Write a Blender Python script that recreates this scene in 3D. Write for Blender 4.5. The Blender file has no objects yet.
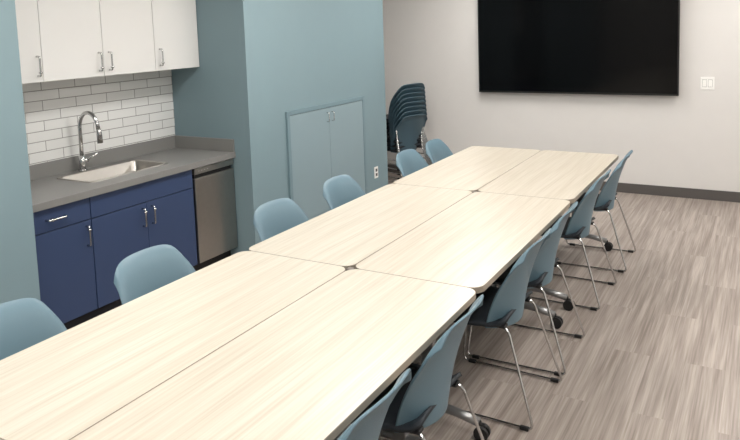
import bpy, bmesh, math, random
from mathutils import Vector, Matrix
random.seed(3)
S=bpy.context.scene
def lin(c):
    r=[]
    for v in c[:3]:
        v=v/255.0
        r.append(v/12.92 if v<=.04045 else ((v+.055)/1.055)**2.4)
    return (r[0],r[1],r[2],1.0)
# ---------------------------------------------------------------- materials
def mat(name,col,rough=.5,metal=0.,spec=.5,var=0.,scale=8.,bump=0.,bscale=200.,coat=0.):
    m=bpy.data.materials.new(name);m.use_nodes=True
    n=m.node_tree.nodes;l=m.node_tree.links;b=n['Principled BSDF']
    c=lin(col)
    b.inputs['Base Color'].default_value=c
    b.inputs['Roughness'].default_value=rough;b.inputs['Metallic'].default_value=metal
    b.inputs['Specular IOR Level'].default_value=spec
    b.inputs['Coat Weight'].default_value=coat
    tc=n.new('ShaderNodeTexCoord')
    if var>0:
        no=n.new('ShaderNodeTexNoise');no.inputs['Scale'].default_value=scale;no.inputs['Detail'].default_value=4
        l.new(tc.outputs['Object'],no.inputs['Vector'])
        mx=n.new('ShaderNodeMix');mx.data_type='RGBA'
        mx.inputs[6].default_value=tuple(v*(1-var) for v in c[:3])+(1,)
        mx.inputs[7].default_value=tuple(min(1,v*(1+var)) for v in c[:3])+(1,)
        l.new(no.outputs['Fac'],mx.inputs[0]);l.new(mx.outputs[2],b.inputs['Base Color'])
    if bump>0:
        nb=n.new('ShaderNodeTexNoise');nb.inputs['Scale'].default_value=bscale
        l.new(tc.outputs['Object'],nb.inputs['Vector'])
        bp=n.new('ShaderNodeBump');bp.inputs['Strength'].default_value=bump;bp.inputs['Distance'].default_value=.002
        l.new(nb.outputs['Fac'],bp.inputs['Height']);l.new(bp.outputs['Normal'],b.inputs['Normal'])
    return m
def ramp(n,stops):
    r=n.new('ShaderNodeValToRGB');e=r.color_ramp.elements
    e[0].position=stops[0][0];e[0].color=stops[0][1]
    e[1].position=stops[-1][0];e[1].color=stops[-1][1]
    for p,c in stops[1:-1]:
        x=e.new(p);x.color=c
    return r
def streak(name,dark,mid,light,sc,rough,fine=.4,planks=None,spec=.5):
    m=bpy.data.materials.new(name);m.use_nodes=True
    n=m.node_tree.nodes;l=m.node_tree.links;b=n['Principled BSDF']
    b.inputs['Roughness'].default_value=rough;b.inputs['Specular IOR Level'].default_value=spec
    tc=n.new('ShaderNodeTexCoord')
    src=tc.outputs['Object']
    if planks:
        br=n.new('ShaderNodeTexBrick')
        mp0=n.new('ShaderNodeMapping');mp0.inputs['Rotation'].default_value=(0,0,math.pi/2)
        l.new(src,mp0.inputs['Vector']);l.new(mp0.outputs[0],br.inputs['Vector'])
        br.inputs['Scale'].default_value=1;br.inputs['Brick Width'].default_value=planks[0];br.inputs['Row Height'].default_value=planks[1]
        br.inputs['Mortar Size'].default_value=.0
        br.inputs['Color1'].default_value=(0,0,0,1);br.inputs['Color2'].default_value=(1,1,1,1);br.inputs['Bias'].default_value=0
        sc_=n.new('ShaderNodeVectorMath');sc_.operation='MULTIPLY_ADD'
        l.new(br.outputs['Color'],sc_.inputs[0]);sc_.inputs[1].default_value=(3.1,7.7,5.3);l.new(src,sc_.inputs[2])
        src=sc_.outputs[0]
    facs=[]
    for s,d in ((sc,6),((sc[0]*4,sc[1]*2.2,sc[2]*4),3)):
        mp=n.new('ShaderNodeMapping');mp.inputs['Scale'].default_value=s
        l.new(src,mp.inputs['Vector'])
        no=n.new('ShaderNodeTexNoise');no.inputs['Scale'].default_value=1;no.inputs['Detail'].default_value=d
        l.new(mp.outputs[0],no.inputs['Vector']);facs.append(no.outputs['Fac'])
    mx=n.new('ShaderNodeMix');mx.data_type='FLOAT';mx.inputs[0].default_value=fine
    l.new(facs[0],mx.inputs[2]);l.new(facs[1],mx.inputs[3])
    r=ramp(n,[(.37,lin(dark)),(.5,lin(mid)),(.63,lin(light))])
    l.new(mx.outputs[0],r.inputs[0]);l.new(r.outputs[0],b.inputs['Base Color'])
    return m
M_blue=mat('paint_blue',(123,145,152),.6,var=.02,bump=.05)
M_white=mat('paint_offwhite',(214,211,208),.65,var=.02,bump=.05)
M_ceil=mat('ceiling_paint',(225,225,224),.8,var=.02)
M_base=mat('baseboard_grey',(84,80,78),.5,var=.05)
M_table=streak('table_laminate_ash',(188,178,162),(199,190,175),(207,199,186),(26,1.0,16),.3,.5)
M_edge=mat('table_edge_band',(142,133,120),.5,var=.05)
M_floor=streak('floor_vinyl_streak',(128,116,108),(152,141,133),(175,164,156),(34,1.3,1),.4,.4,planks=(1.2,.18))
M_chair=mat('chair_plastic_blue',(95,121,134),.42,var=.02,bump=.1,bscale=600)
M_chair_shaded=mat('chair_plastic_blue_shaded',(62,86,98),.45,var=.02,bump=.1,bscale=600)  # same chair plastic, with the recess shade painted into the stack's colour
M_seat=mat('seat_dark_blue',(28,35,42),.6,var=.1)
M_chrome=mat('chrome',(205,205,205),.15,1.,var=.01)
M_steel=mat('brushed_steel',(176,172,166),.32,1.,var=.06,scale=30)
M_black=mat('black_plastic',(18,18,19),.5,var=.1)
M_navy=mat('cabinet_navy',(50,66,99),.45,var=.03)
M_cabw=mat('cabinet_white',(222,221,219),.4,var=.01)
M_counter=mat('counter_grey',(128,127,125),.35,var=.06,scale=150)
M_closet=mat('closet_blue',(134,154,161),.5,var=.02)
M_trim=mat('closet_trim',(113,136,144),.5,var=.02)
M_screen=mat('screen_glass',(5,5,6),.12,var=.02,spec=.15)
M_bezel=mat('bezel_black',(12,12,12),.35,var=.05)
M_plate=mat('switch_plate_white',(240,239,236),.4,var=.01)
M_shade=mat('reveal_dark',(24,26,32),.7,var=.05)
M_leg=mat('table_leg_silver',(150,150,150),.35,.8,var=.03)
M_conn=mat('connector_grey',(120,112,104),.5,.2,var=.05)
def tile_mat():
    m=bpy.data.materials.new('backsplash_tile');m.use_nodes=True
    n=m.node_tree.nodes;l=m.node_tree.links;b=n['Principled BSDF']
    tc=n.new('ShaderNodeTexCoord');sx=n.new('ShaderNodeSeparateXYZ');cx=n.new('ShaderNodeCombineXYZ')
    l.new(tc.outputs['Object'],sx.inputs[0]);l.new(sx.outputs['Y'],cx.inputs['X']);l.new(sx.outputs['Z'],cx.inputs['Y'])
    br=n.new('ShaderNodeTexBrick');br.offset=.5
    br.inputs['Scale'].default_value=1;br.inputs['Brick Width'].default_value=.26;br.inputs['Row Height'].default_value=.068
    br.inputs['Mortar Size'].default_value=.0026;br.inputs['Mortar Smooth'].default_value=.1
    br.inputs['Color1'].default_value=lin((228,228,226));br.inputs['Color2'].default_value=lin((223,223,221));br.inputs['Mortar'].default_value=lin((148,147,144))
    l.new(cx.outputs[0],br.inputs['Vector']);l.new(br.outputs['Color'],b.inputs['Base Color'])
    bp=n.new('ShaderNodeBump');bp.invert=True;bp.inputs['Strength'].default_value=.4;bp.inputs['Distance'].default_value=.002
    l.new(br.outputs['Fac'],bp.inputs['Height']);l.new(bp.outputs['Normal'],b.inputs['Normal'])
    b.inputs['Roughness'].default_value=.18
    return m
M_tile=tile_mat()
# ---------------------------------------------------------------- helpers
def link(o,parent=None):
    S.collection.objects.link(o)
    if parent: o.parent=parent
    return o
def empty(name,loc=(0,0,0),rz=0):
    e=bpy.data.objects.new(name,None);e.location=loc;e.rotation_euler=(0,0,rz);e.empty_display_size=.1
    return link(e)
def mesh_from(bm,name,mats,smooth=False):
    me=bpy.data.meshes.new(name);bmesh.ops.recalc_face_normals(bm,faces=bm.faces[:]);bm.to_mesh(me);bm.free()
    for m in (mats if isinstance(mats,(list,tuple)) else [mats]): me.materials.append(m)
    if smooth:
        for p in me.polygons:p.use_smooth=True
    return me
def bmbox(bm,lo,hi,mi=0,bev=0):
    r=bmesh.ops.create_cube(bm,size=1)
    for v in r['verts']:
        v.co=Vector([lo[i]+(v.co[i]+.5)*(hi[i]-lo[i]) for i in range(3)])
    fs=set(f for v in r['verts'] for f in v.link_faces)
    for f in fs:f.material_index=mi
    if bev>0:
        es=list(set(e for v in r['verts'] for e in v.link_edges))
        bmesh.ops.bevel(bm,geom=es,offset=bev,segments=2,affect='EDGES',profile=.5)
def boxes(name,lst,mats,parent=None,bev=0,off=(0,0,0)):
    bm=bmesh.new()
    for it in lst:
        lo,hi=it[0],it[1];mi=it[2] if len(it)>2 else 0
        bmbox(bm,[lo[i]-off[i] for i in range(3)],[hi[i]-off[i] for i in range(3)],mi,bev)
    me=mesh_from(bm,name,mats)
    return link(bpy.data.objects.new(name,me),parent)
def single(name,lo,hi,m,bev=0):
    c=[(lo[i]+hi[i])/2 for i in range(3)]
    o=boxes(name,[(lo,hi)],m,None,bev,c);o.location=c;return o
def tube_bm(bm,pts,r,seg=10,cap=True,mi=0):
    pts=[Vector(p) for p in pts];rings=[]
    up=None
    for i,p in enumerate(pts):
        if i==0:t=pts[1]-p
        elif i==len(pts)-1:t=p-pts[i-1]
        else:t=(pts[i+1]-p).normalized()+(p-pts[i-1]).normalized()
        t.normalize()
        if up is None:
            up=Vector((0,0,1)) if abs(t.z)<.9 else Vector((1,0,0))
        a=(up-t*up.dot(t)).normalized();up=a;b=t.cross(a)
        rr=r[i] if isinstance(r,(list,tuple)) else r
        rings.append([bm.verts.new(p+(a*math.cos(2*math.pi*k/seg)+b*math.sin(2*math.pi*k/seg))*rr) for k in range(seg)])
    for A,B in zip(rings,rings[1:]):
        for k in range(seg):
            f=bm.faces.new((A[k],A[(k+1)%seg],B[(k+1)%seg],B[k]));f.smooth=True;f.material_index=mi
    if cap:
        for R in (rings[0][::-1],rings[-1]):
            f=bm.faces.new(R);f.material_index=mi
def fillet(pts,r,n=6):
    pts=[Vector(p) for p in pts];out=[pts[0]]
    for i in range(1,len(pts)-1):
        p=pts[i];a=(pts[i-1]-p);b=(pts[i+1]-p)
        d=min(r,a.length*.45,b.length*.45);A=p+a.normalized()*d;B=p+b.normalized()*d
        for k in range(n+1):
            t=k/n;out.append(A*(1-t)**2+p*2*t*(1-t)+B*t*t)
    out.append(pts[-1]);return out
def cyl_bm(bm,a,b,r,seg=16,mi=0): tube_bm(bm,[a,b],r,seg,True,mi)
def rrect(lx,ly,r,n=6):
    out=[]
    for cx,cy,a0 in ((lx/2-r,ly/2-r,0),(-lx/2+r,ly/2-r,90),(-lx/2+r,-ly/2+r,180),(lx/2-r,-ly/2+r,270)):
        for k in range(n+1):
            a=math.radians(a0+90*k/n);out.append((cx+r*math.cos(a),cy+r*math.sin(a)))
    return out
def loops_bm(bm,loops,cap0=False,cap1=False,mi=0,smooth=True):
    R=[[bm.verts.new(p) for p in L] for L in loops]
    n=len(R[0])
    for A,B in zip(R,R[1:]):
        for k in range(n):
            f=bm.faces.new((A[k],A[(k+1)%n],B[(k+1)%n],B[k]));f.material_index=mi;f.smooth=smooth
    if cap0: bm.faces.new(R[0][::-1]).material_index=mi
    if cap1: bm.faces.new(R[-1]).material_index=mi
    return R
# ---------------------------------------------------------------- room
XW=-3.41;XB=-4.2;YS=2.265;YE=4.09;YC=6.27;YF=7.38;XR=1.75;YN=-2.2;H=2.7
XL=-4.3
single('floor',(XL,YN-.1,-.1),(XR+.1,YF+.1,0),M_floor)
single('ceiling',(XL,YN-.1,H),(XR+.1,YF+.1,H+.1),M_ceil)
single('wall_far',(XL,YF,0),(XR+.1,YF+.1,H),M_white)
single('wall_right',(XR,YN,0),(XR+.1,YF,H),M_white)
single('wall_near',(XL,YN-.1,0),(XR+.1,YN,H),M_white)
single('wall_left',(XL,YN,0),(XW,YS,H),M_blue)
single('wall_alcove',(XL,YS,0),(XB,YE,H),M_blue)
single('wall_closet',(XL,YE,0),(XW,YC,H),M_blue)
single('wall_recess',(XL,YC,0),(XB,YF,H),M_white)
bt=.012;bh=.1
single('baseboard_far',(XB,YF-bt,0),(XR,YF,bh),M_base,.002)
single('baseboard_right',(XR-bt,YN,0),(XR,YF-bt,bh),M_base,.002)
single('baseboard_left',(XW,YN,0),(XW+bt,YS,bh),M_base,.002)
single('baseboard_closet',(XW,YE,0),(XW+bt,YC,bh),M_base,.002)
# ---------------------------------------------------------------- ceiling lights
ME=bpy.data.materials.new('light_diffuser');ME.use_nodes=True
nt=ME.node_tree;nt.nodes.remove(nt.nodes['Principled BSDF'])
em=nt.nodes.new('ShaderNodeEmission');em.inputs['Color'].default_value=(1,.972,.93,1);em.inputs['Strength'].default_value=17.5
nt.links.new(em.outputs[0],nt.nodes['Material Output'].inputs[0])
for cx in (-2.3,.2):
    for cy in (-.8,1.7,4.0,6.15):
        e=empty('ceiling_light_panel',(cx,cy,H))
        boxes('frame',[((-.33,-.63,-.02),(-.3,.63,0)),((.3,-.63,-.02),(.33,.63,0)),((-.3,-.63,-.02),(.3,-.6,0)),((-.3,.6,-.02),(.3,.63,0))],M_cabw,e)
        boxes('diffuser',[((-.3,-.6,-.012),(.3,.6,-.006))],ME,e)
# ---------------------------------------------------------------- kitchenette
def bar_handle(name,parent,off,p0,p1,out=.03,r=.005):
    # p0,p1 bar end points on door face (world); out along +x
    bm=bmesh.new();p0=Vector(p0)-Vector(off);p1=Vector(p1)-Vector(off);o=Vector((out,0,0))
    tube_bm(bm,fillet([p0,p0+o,p1+o,p1],.018),r,10)
    # small lock collar
    d=(p1-p0).normalized();q=p0+o+d*.02
    tube_bm(bm,[q-d*.006,q+d*.006],r*1.9,12)
    return link(bpy.data.objects.new(name,mesh_from(bm,name,M_chrome)),parent)
# upper cabinets
XU=-3.877
o=(XU,(YS+YE)/2,1.52);e=empty('upper_wall_cabinet',o)
boxes('carcass',[((XB,YS+.002,1.52),(XU-.021,YE-.002,2.3))],M_cabw,e,0,o)
boxes('reveal',[((XU-.0209,YS+.006,1.524),(XU-.012,YE-.006,2.296))],M_base,e,0,o)
ed=[YS+.002,2.722,3.178,3.634,YE-.004]
for i in range(4):
    boxes('door_%d'%(i+1),[((XU-.02,ed[i]+.002,1.522),(XU,ed[i+1]-.002,2.298))],M_cabw,e,.0015,o)
for i,y in enumerate((2.685,3.14,3.222,3.678)):
    bar_handle('handle_%d'%(i+1),e,o,(XU,y,1.56),(XU,y,1.68),r=.006)
single('trim_soffit',(XB,YS,2.3),(XU-.01,YE,H),M_blue)
# tile
single('tile_backsplash',(XB+.001,YS+.001,.961),(XB+.010,YE-.001,1.519),M_tile)
# base cabinet
XC=-3.59;DW=3.645
o=(XC,(YS+DW)/2,0);e=empty('base_cabinet',o)
XK=XB+.025
boxes('carcass',[((XK,YS+.002,.1),(XC-.021,DW,.69)),((XK,YS+.002,.69),(XC-.021,2.75,.815)),((XC-.04,2.75,.69),(XC-.021,DW,.815))],M_navy,e,0,o)
boxes('toe_kick',[((XK,YS+.002,0),(XC-.08,DW,.1))],M_shade,e,0,o)
boxes('reveal',[((XC-.0209,YS+.004,.102),(XC-.012,DW-.002,.812))],M_shade,e,0,o)
g=.003
boxes('drawer_front',[((XC-.02,YS+.004,.675+g),(XC,2.765-g,.812))],M_navy,e,.0015,o)
boxes('false_front',[((XC-.02,2.765+g,.675+g),(XC,DW-.002,.812))],M_navy,e,.0015,o)
boxes('door_1',[((XC-.02,YS+.004,.102),(XC,2.765-g,.675-g))],M_navy,e,.0015,o)
ym=(2.765+DW)/2
boxes('door_2',[((XC-.02,2.765+g,.102),(XC,ym-g/2,.675-g))],M_navy,e,.0015,o)
boxes('door_3',[((XC-.02,ym+g/2,.102),(XC,DW-.002,.675-g))],M_navy,e,.0015,o)
bar_handle('handle_1',e,o,(XC,2.46,.745),(XC,2.58,.745),r=.006)
bar_handle('handle_2',e,o,(XC,2.725,.64),(XC,2.725,.52),r=.006)
bar_handle('handle_3',e,o,(XC,ym-.04,.64),(XC,ym-.04,.52),r=.006)
bar_handle('handle_4',e,o,(XC,ym+.04,.64),(XC,ym+.04,.52),r=.006)
# dishwasher
o=(XC,(DW+YE)/2,0);e=empty('dishwasher',o)
boxes('body',[((XB+.03,DW+.006,.1),(XC-.03,YE-.008,.812))],M_black,e,0,o)
boxes('toe_panel',[((XC-.1,DW+.006,0),(XC-.07,YE-.008,.1))],M_black,e,0,o)
boxes('door_panel',[((XC-.03,DW+.01,.105),(XC+.012,YE-.012,.735))],M_steel,e,.004,o)
boxes('control_strip',[((XC-.03,DW+.01,.765),(XC+.012,YE-.012,.81))],M_steel,e,.003,o)
boxes('pocket_handle',[((XC-.03,DW+.02,.735),(XC-.008,YE-.022,.766))],M_black,e,0,o)
boxes('status_lights',[((XC+.0121,DW+.05+.03*k,.786),(XC+.0126,DW+.06+.03*k,.790)) for k in range(4)],M_plate,e,0,o)
# countertop with sink cut-out
XF=-3.562
sx0,sx1,sy0,sy1=-4.08,-3.74,2.90,3.56
o=(XF,(YS+YE)/2,.86);e=empty('countertop',o)
boxes('slab',[((XB,YS,.818),(XF,sy0,.86)),((XB,sy1,.818),(XF,YE,.86)),((XB,sy0,.818),(sx0,sy1,.86)),((sx1,sy0,.818),(XF,sy1,.86))],M_counter,e,0,o)
boxes('back_splash',[((XB,YS,.86),(XB+.02,YE,.96))],M_counter,e,.002,o)
boxes('side_splash',[((XB+.02,YE-.02,.86),(XF-.005,YE,.96))],M_counter,e,.002,o)
# sink
c=((sx0+sx1)/2,(sy0+sy1)/2,.86);e=empty('kitchen_sink',c)
lx,ly=sx1-sx0,sy1-sy0
def RL(a,b,r,z):return [(p[0],p[1],z) for p in rrect(a,b,r)]
bm=bmesh.new()
loops_bm(bm,[RL(lx+.03,ly+.03,.05,.0005),RL(lx+.028,ly+.028,.05,.004),RL(lx-.012,ly-.012,.04,.004),RL(lx-.02,ly-.02,.04,-.002),RL(lx-.035,ly-.035,.045,-.14),RL(lx-.06,ly-.06,.05,-.158),RL(.09,.09,.044,-.165)],cap1=True)
link(bpy.data.objects.new('basin',mesh_from(bm,'basin',M_steel)),e)
bm=bmesh.new();cyl_bm(bm,(0,0,-.1655),(0,0,-.160),.042,20);cyl_bm(bm,(0,0,-.160),(0,0,-.158),.02,12)
link(bpy.data.objects.new('drain',mesh_from(bm,'drain',M_chrome)),e)
# faucet
fo=(-4.125,3.14,.86);e=empty('kitchen_faucet',fo)
bm=bmesh.new()
cyl_bm(bm,(0,0,0),(0,0,.012),.030,20);cyl_bm(bm,(0,0,.012),(0,0,.11),.021,20)
arc=[(0,0,.10),(0,0,.31)]
for k in range(1,13):
    a=math.pi*k/12*.93;arc.append((.08-.08*math.cos(a),.02*k/12,.31+.10*math.sin(a)))
p=arc[-1];arc.append((p[0]+.008,p[1],p[2]-.03))
tube_bm(bm,arc,.0135,12)
q=arc[-1];tube_bm(bm,[q,(q[0]+.004,q[1],q[2]-.02),(q[0]+.010,q[1],q[2]-.10)],[.0145,.018,.019],14)
link(bpy.data.objects.new('spout',mesh_from(bm,'spout',M_chrome)),e)
bm=bmesh.new();tube_bm(bm,[(0,.015,.07),(0,.045,.07)],.016,14);tube_bm(bm,[(0,.038,.07),(.02,.07,.09),(.04,.10,.11)],[.008,.007,.007],10)
link(bpy.data.objects.new('lever',mesh_from(bm,'lever',M_chrome)),e)
# ---------------------------------------------------------------- closet doors
o=(XW,5.18,0);e=empty('storage_closet_doors',o)
y0,y1,z0,z1=4.55,5.81,.12,1.12;w=.035
boxes('frame',[((XW,y0,z0),(XW+.018,y0+w,z1)),((XW,y1-w,z0),(XW+.018,y1,z1)),((XW,y0+w,z1-w),(XW+.018,y1-w,z1)),((XW,y0+w,z0),(XW+.018,y1-w,z0+w))],M_trim,e,.002,o)
boxes('reveal',[((XW,y0+w,z0+w),(XW+.003,y1-w,z1-w))],M_shade,e,0,o)
boxes('door_left',[((XW+.003,y0+w+.004,z0+w+.004),(XW+.015,5.178,z1-w-.004))],M_closet,e,.001,o)
boxes('door_right',[((XW+.003,5.182,z0+w+.004),(XW+.015,y1-w-.004,z1-w-.004))],M_closet,e,.001,o)
for i,y in enumerate((5.14,5.22)):
    bm=bmesh.new();tube_bm(bm,fillet([(.015,y-5.18,.96),(.04,y-5.18,.96),(.04,y-5.18,1.04),(.015,y-5.18,1.04)],.012),.004,8)
    link(bpy.data.objects.new('pull_%d'%(i+1),mesh_from(bm,'pull',M_chrome)),e)
# outlet and switch
o=(XW,6.02,.32);e=empty('wall_outlet',o)
boxes('plate',[((0,-.036,-.058),(.006,.036,.058))],M_plate,e,.002)
boxes('sockets',[((.006,-.017,.008),(.008,.017,.038)),((.006,-.017,-.038),(.008,.017,-.008))],M_base,e)
o=(-.49,YF,1.14);e=empty('light_switch',o)
boxes('plate',[((-.06,-.006,-.06),(.06,0,.06))],M_plate,e,.002)
boxes('rockers',[((-.042,-.011,-.033),(-.008,-.006,.033)),((.008,-.011,-.033),(.042,-.006,.033))],M_plate,e,.001)
boxes('surround',[((-.044,-.0065,-.036),(-.006,-.006,.036)),((.006,-.0065,-.036),(.044,-.006,.036))],M_base,e)
# ---------------------------------------------------------------- television
tx0,tx1,tz0,tz1=-2.78,-.735,1.02,2.17
o=((tx0+tx1)/2,YF-.06,(tz0+tz1)/2);e=empty('wall_mounted_television',o)
boxes('housing',[((tx0,YF-.085,tz0),(tx1,YF-.045,tz1))],M_bezel,e,.004,o)
boxes('screen',[((tx0+.014,YF-.087,tz0+.02),(tx1-.014,YF-.084,tz1-.014))],M_screen,e,0,o)
boxes('wall_mount',[((tx0+.5,YF-.045,tz0+.3),(tx1-.5,YF,tz1-.3))],M_black,e,0,o)
# ---------------------------------------------------------------- tables
TW,TL,TZ=.61,1.524,.735;TX=-1.588
def table_top():
    bm=bmesh.new();a,b=TW-.0022,TL-.0028;r=.056
    R=loops_bm(bm,[RL(a-.006,b-.006,r-.003,-.028),RL(a,b,r,-.025),RL(a,b,r,-.0015),RL(a-.003,b-.003,r-.0015,0)],cap0=True,mi=1,smooth=False)
    f=bm.faces.new(R[-1]);f.material_index=0
    return mesh_from(bm,'table_top',[M_table,M_edge])
def table_base():
    bm=bmesh.new()
    for s in (-1,1):
        y=s*.62
        bmbox(bm,(-.03,y-.02,.09),(.03,y+.02,.69),0,.004)
        bmbox(bm,(-.22,y-.022,.69),(.22,y+.022,.706),0,.003)
        tube_bm(bm,fillet([(-.235,y,.075),(-.1,y,.1),(.1,y,.1),(.235,y,.075)],.05),.02,12)
    bmbox(bm,(-.015,-.61,.64),(.015,.61,.68),0,.003)
    return mesh_from(bm,'table_base',M_leg)
def table_casters():
    bm=bmesh.new()
    for s in (-1,1):
        for t in (-1,1):
            x,y=t*.235,s*.62
            cyl_bm(bm,(x,y,.05),(x,y,.08),.010,10)
            for d in (-.014,.014):
                cyl_bm(bm,(x+.012,y+d-.009,.032),(x+.012,y+d+.009,.032),.032,18)
            bmbox(bm,(x-.012,y-.006,.03),(x+.03,y+.006,.066),0,.003)
    return mesh_from(bm,'table_casters',M_black)
mt,mb_,mc=table_top(),table_base(),table_casters()
for j in range(-1,3):
    for i in (-1,1):
        e=empty('conference_table',(TX+i*TW/2,2.5455+(j-.5)*TL+0.0,0))
        t=link(bpy.data.objects.new('top',mt),e);t.location=(0,0,TZ)
        link(bpy.data.objects.new('base',mb_),e);link(bpy.data.objects.new('casters',mc),e)
        if i<0 and j<2:
            boxes('ganging_connector',[((TW/2-.055,TL/2-.055,.697),(TW/2+.055,TL/2+.055,.7065)),((TW/2-.015,TL/2-.015,.7065),(TW/2+.015,TL/2+.015,.731))],M_conn,e,.001)
# ---------------------------------------------------------------- chairs (local front = +x, rear foot x=0)
def back_mesh(name,material):
    bm=bmesh.new();NU,NV=20,18;G=[]
    for j in range(NV+1):
        v=j/NV;row=[]
        for i in range(NU+1):
            u=-1+2*i/NU
            half=.192+.032*math.sin(min(1,v*1.25)*math.pi/2)-.016*max(0,v-.7)/.3
            a=abs(u)
            top=.826-.014*u*u-.060*a**7
            bot=.40+.015*a**4
            z=bot+(top-bot)*v
            x=.125-.115*(v**1.0)-.035*math.sin(math.pi*v)*(-.6)+(.045+.055*(1-v))*u*u
            x-= .018*max(0,(v-.85)/.15)**2
            sq=1-.06*max(0,(v-.75)/.25)**2*a**3
            row.append(bm.verts.new((x,u*half*sq,z)))
        G.append(row)
    for j in range(NV):
        for i in range(NU):
            f=bm.faces.new((G[j][i],G[j][i+1],G[j+1][i+1],G[j+1][i]));f.smooth=True
    return mesh_from(bm,name,material,True)
def seat_mesh():
    bm=bmesh.new();NU,NV=16,14;G=[]
    for j in range(NV+1):
        v=j/NV;row=[]
        for i in range(NU+1):
            u=-1+2*i/NU;a=abs(u)
            half=.19+.04*math.sin(min(1,v*1.6)*math.pi/2)-.02*max(0,v-.8)/.2
            x=.13+.43*v-.05*(a**6)*max(0,(v-.5)*2)
            z=.455-.012*(1-u*u)*math.sin(math.pi*v)-.035*max(0,(v-.82)/.18)**2-.012*a**4+.03*max(0,(.12-v)/.12)**2
            row.append(bm.verts.new((x,u*half,z)))
        G.append(row)
    for j in range(NV):
        for i in range(NU):
            bm.faces.new((G[j][i],G[j][i+1],G[j+1][i+1],G[j+1][i])).smooth=True
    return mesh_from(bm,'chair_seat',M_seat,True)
def frame_mesh():
    bm=bmesh.new();r=.0062
    for s in (-1,1):
        y=s*.235;yt=s*.17
        pts=[(.30,yt,.428),(.12,yt+s*.01,.428),(-.012,y,.0085),(.52,y,.0085),(.47,yt+s*.01,.425),(.30,yt,.428)]
        tube_bm(bm,fillet(pts,.035,7),r,10)
    for x in (.16,.42):
        tube_bm(bm,[(x,-.172,.428),(x,.172,.428)],r,8)
    return mesh_from(bm,'chair_frame',M_chrome)
def glide_mesh():
    bm=bmesh.new()
    for s in (-1,1):
        for x in (.03,.47):
            bmbox(bm,(x-.02,s*.235-.009,0),(x+.02,s*.235+.009,.017),0,.003)
    for s in (-1,1): bmbox(bm,(.13,s*.17-.02,.425),(.45,s*.17+.02,.440),0,.004)
    return mesh_from(bm,'chair_glides',M_black)
mB,mB_shaded,mS,mF,mG=back_mesh('chair_back',M_chair),back_mesh('chair_back_shaded',M_chair_shaded),seat_mesh(),frame_mesh(),glide_mesh()
def chair_parts(e,loc=(0,0,0),bk=None):
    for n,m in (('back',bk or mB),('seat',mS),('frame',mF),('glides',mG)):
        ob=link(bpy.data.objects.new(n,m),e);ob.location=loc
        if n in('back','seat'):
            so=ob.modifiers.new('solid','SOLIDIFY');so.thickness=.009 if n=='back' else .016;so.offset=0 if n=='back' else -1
            if n=='back':
                bv=ob.modifiers.new('bev','BEVEL');bv.width=.003;bv.segments=2;bv.limit_method='ANGLE'
for y,dx,rz in ((1.56,0,.0),(2.17,0,.02),(3.07,0,-.02),(3.61,0,.02),(4.50,.0,-.03),(5.24,.02,.02)):
    e=empty('conference_chair',(-.86+dx,y,0),math.pi+rz);chair_parts(e)
for y,dx,rz in ((1.42,0,.0),(2.12,0,.03),(3.06,0,-.02),(3.73,0,.02),(4.73,0,.0),(5.24,0,.03)):
    e=empty('conference_chair',(-2.43+dx,y,0),rz);chair_parts(e)
sa=math.radians(158)
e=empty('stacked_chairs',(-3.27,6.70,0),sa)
for k in range(8): chair_parts(e,(.004*k,0,.048*k),mB_shaded)
# ---------------------------------------------------------------- camera
yaw,pit,rol,h=.5205,.1051,.0333,1.8056
R=Vector((math.cos(yaw),math.sin(yaw),0));F0=Vector((-math.sin(yaw),math.cos(yaw),0));U0=Vector((0,0,1))
F=F0*math.cos(pit)-U0*math.sin(pit);U=U0*math.cos(pit)+F0*math.sin(pit)
R2=R*math.cos(rol)-U*math.sin(rol);U2=U*math.cos(rol)+R*math.sin(rol)
cd=bpy.data.cameras.new('camera');cam=link(bpy.data.objects.new('camera',cd))
mw=Matrix.Identity(4)
for i in range(3):
    mw[i][0]=R2[i];mw[i][1]=U2[i];mw[i][2]=-F[i]
mw[2][3]=h
cam.matrix_world=mw
cd.sensor_width=36;cd.lens=695.3*36/740;cd.shift_y=-(220-98.17)/740;cd.clip_start=.05
S.camera=cam
w_=bpy.data.worlds.new('world');S.world=w_;w_.use_nodes=True
w_.node_tree.nodes['Background'].inputs[0].default_value=(.6,.62,.65,1);w_.node_tree.nodes['Background'].inputs[1].default_value=.3
S.view_settings.view_transform='Standard'
S.view_settings.look='None'
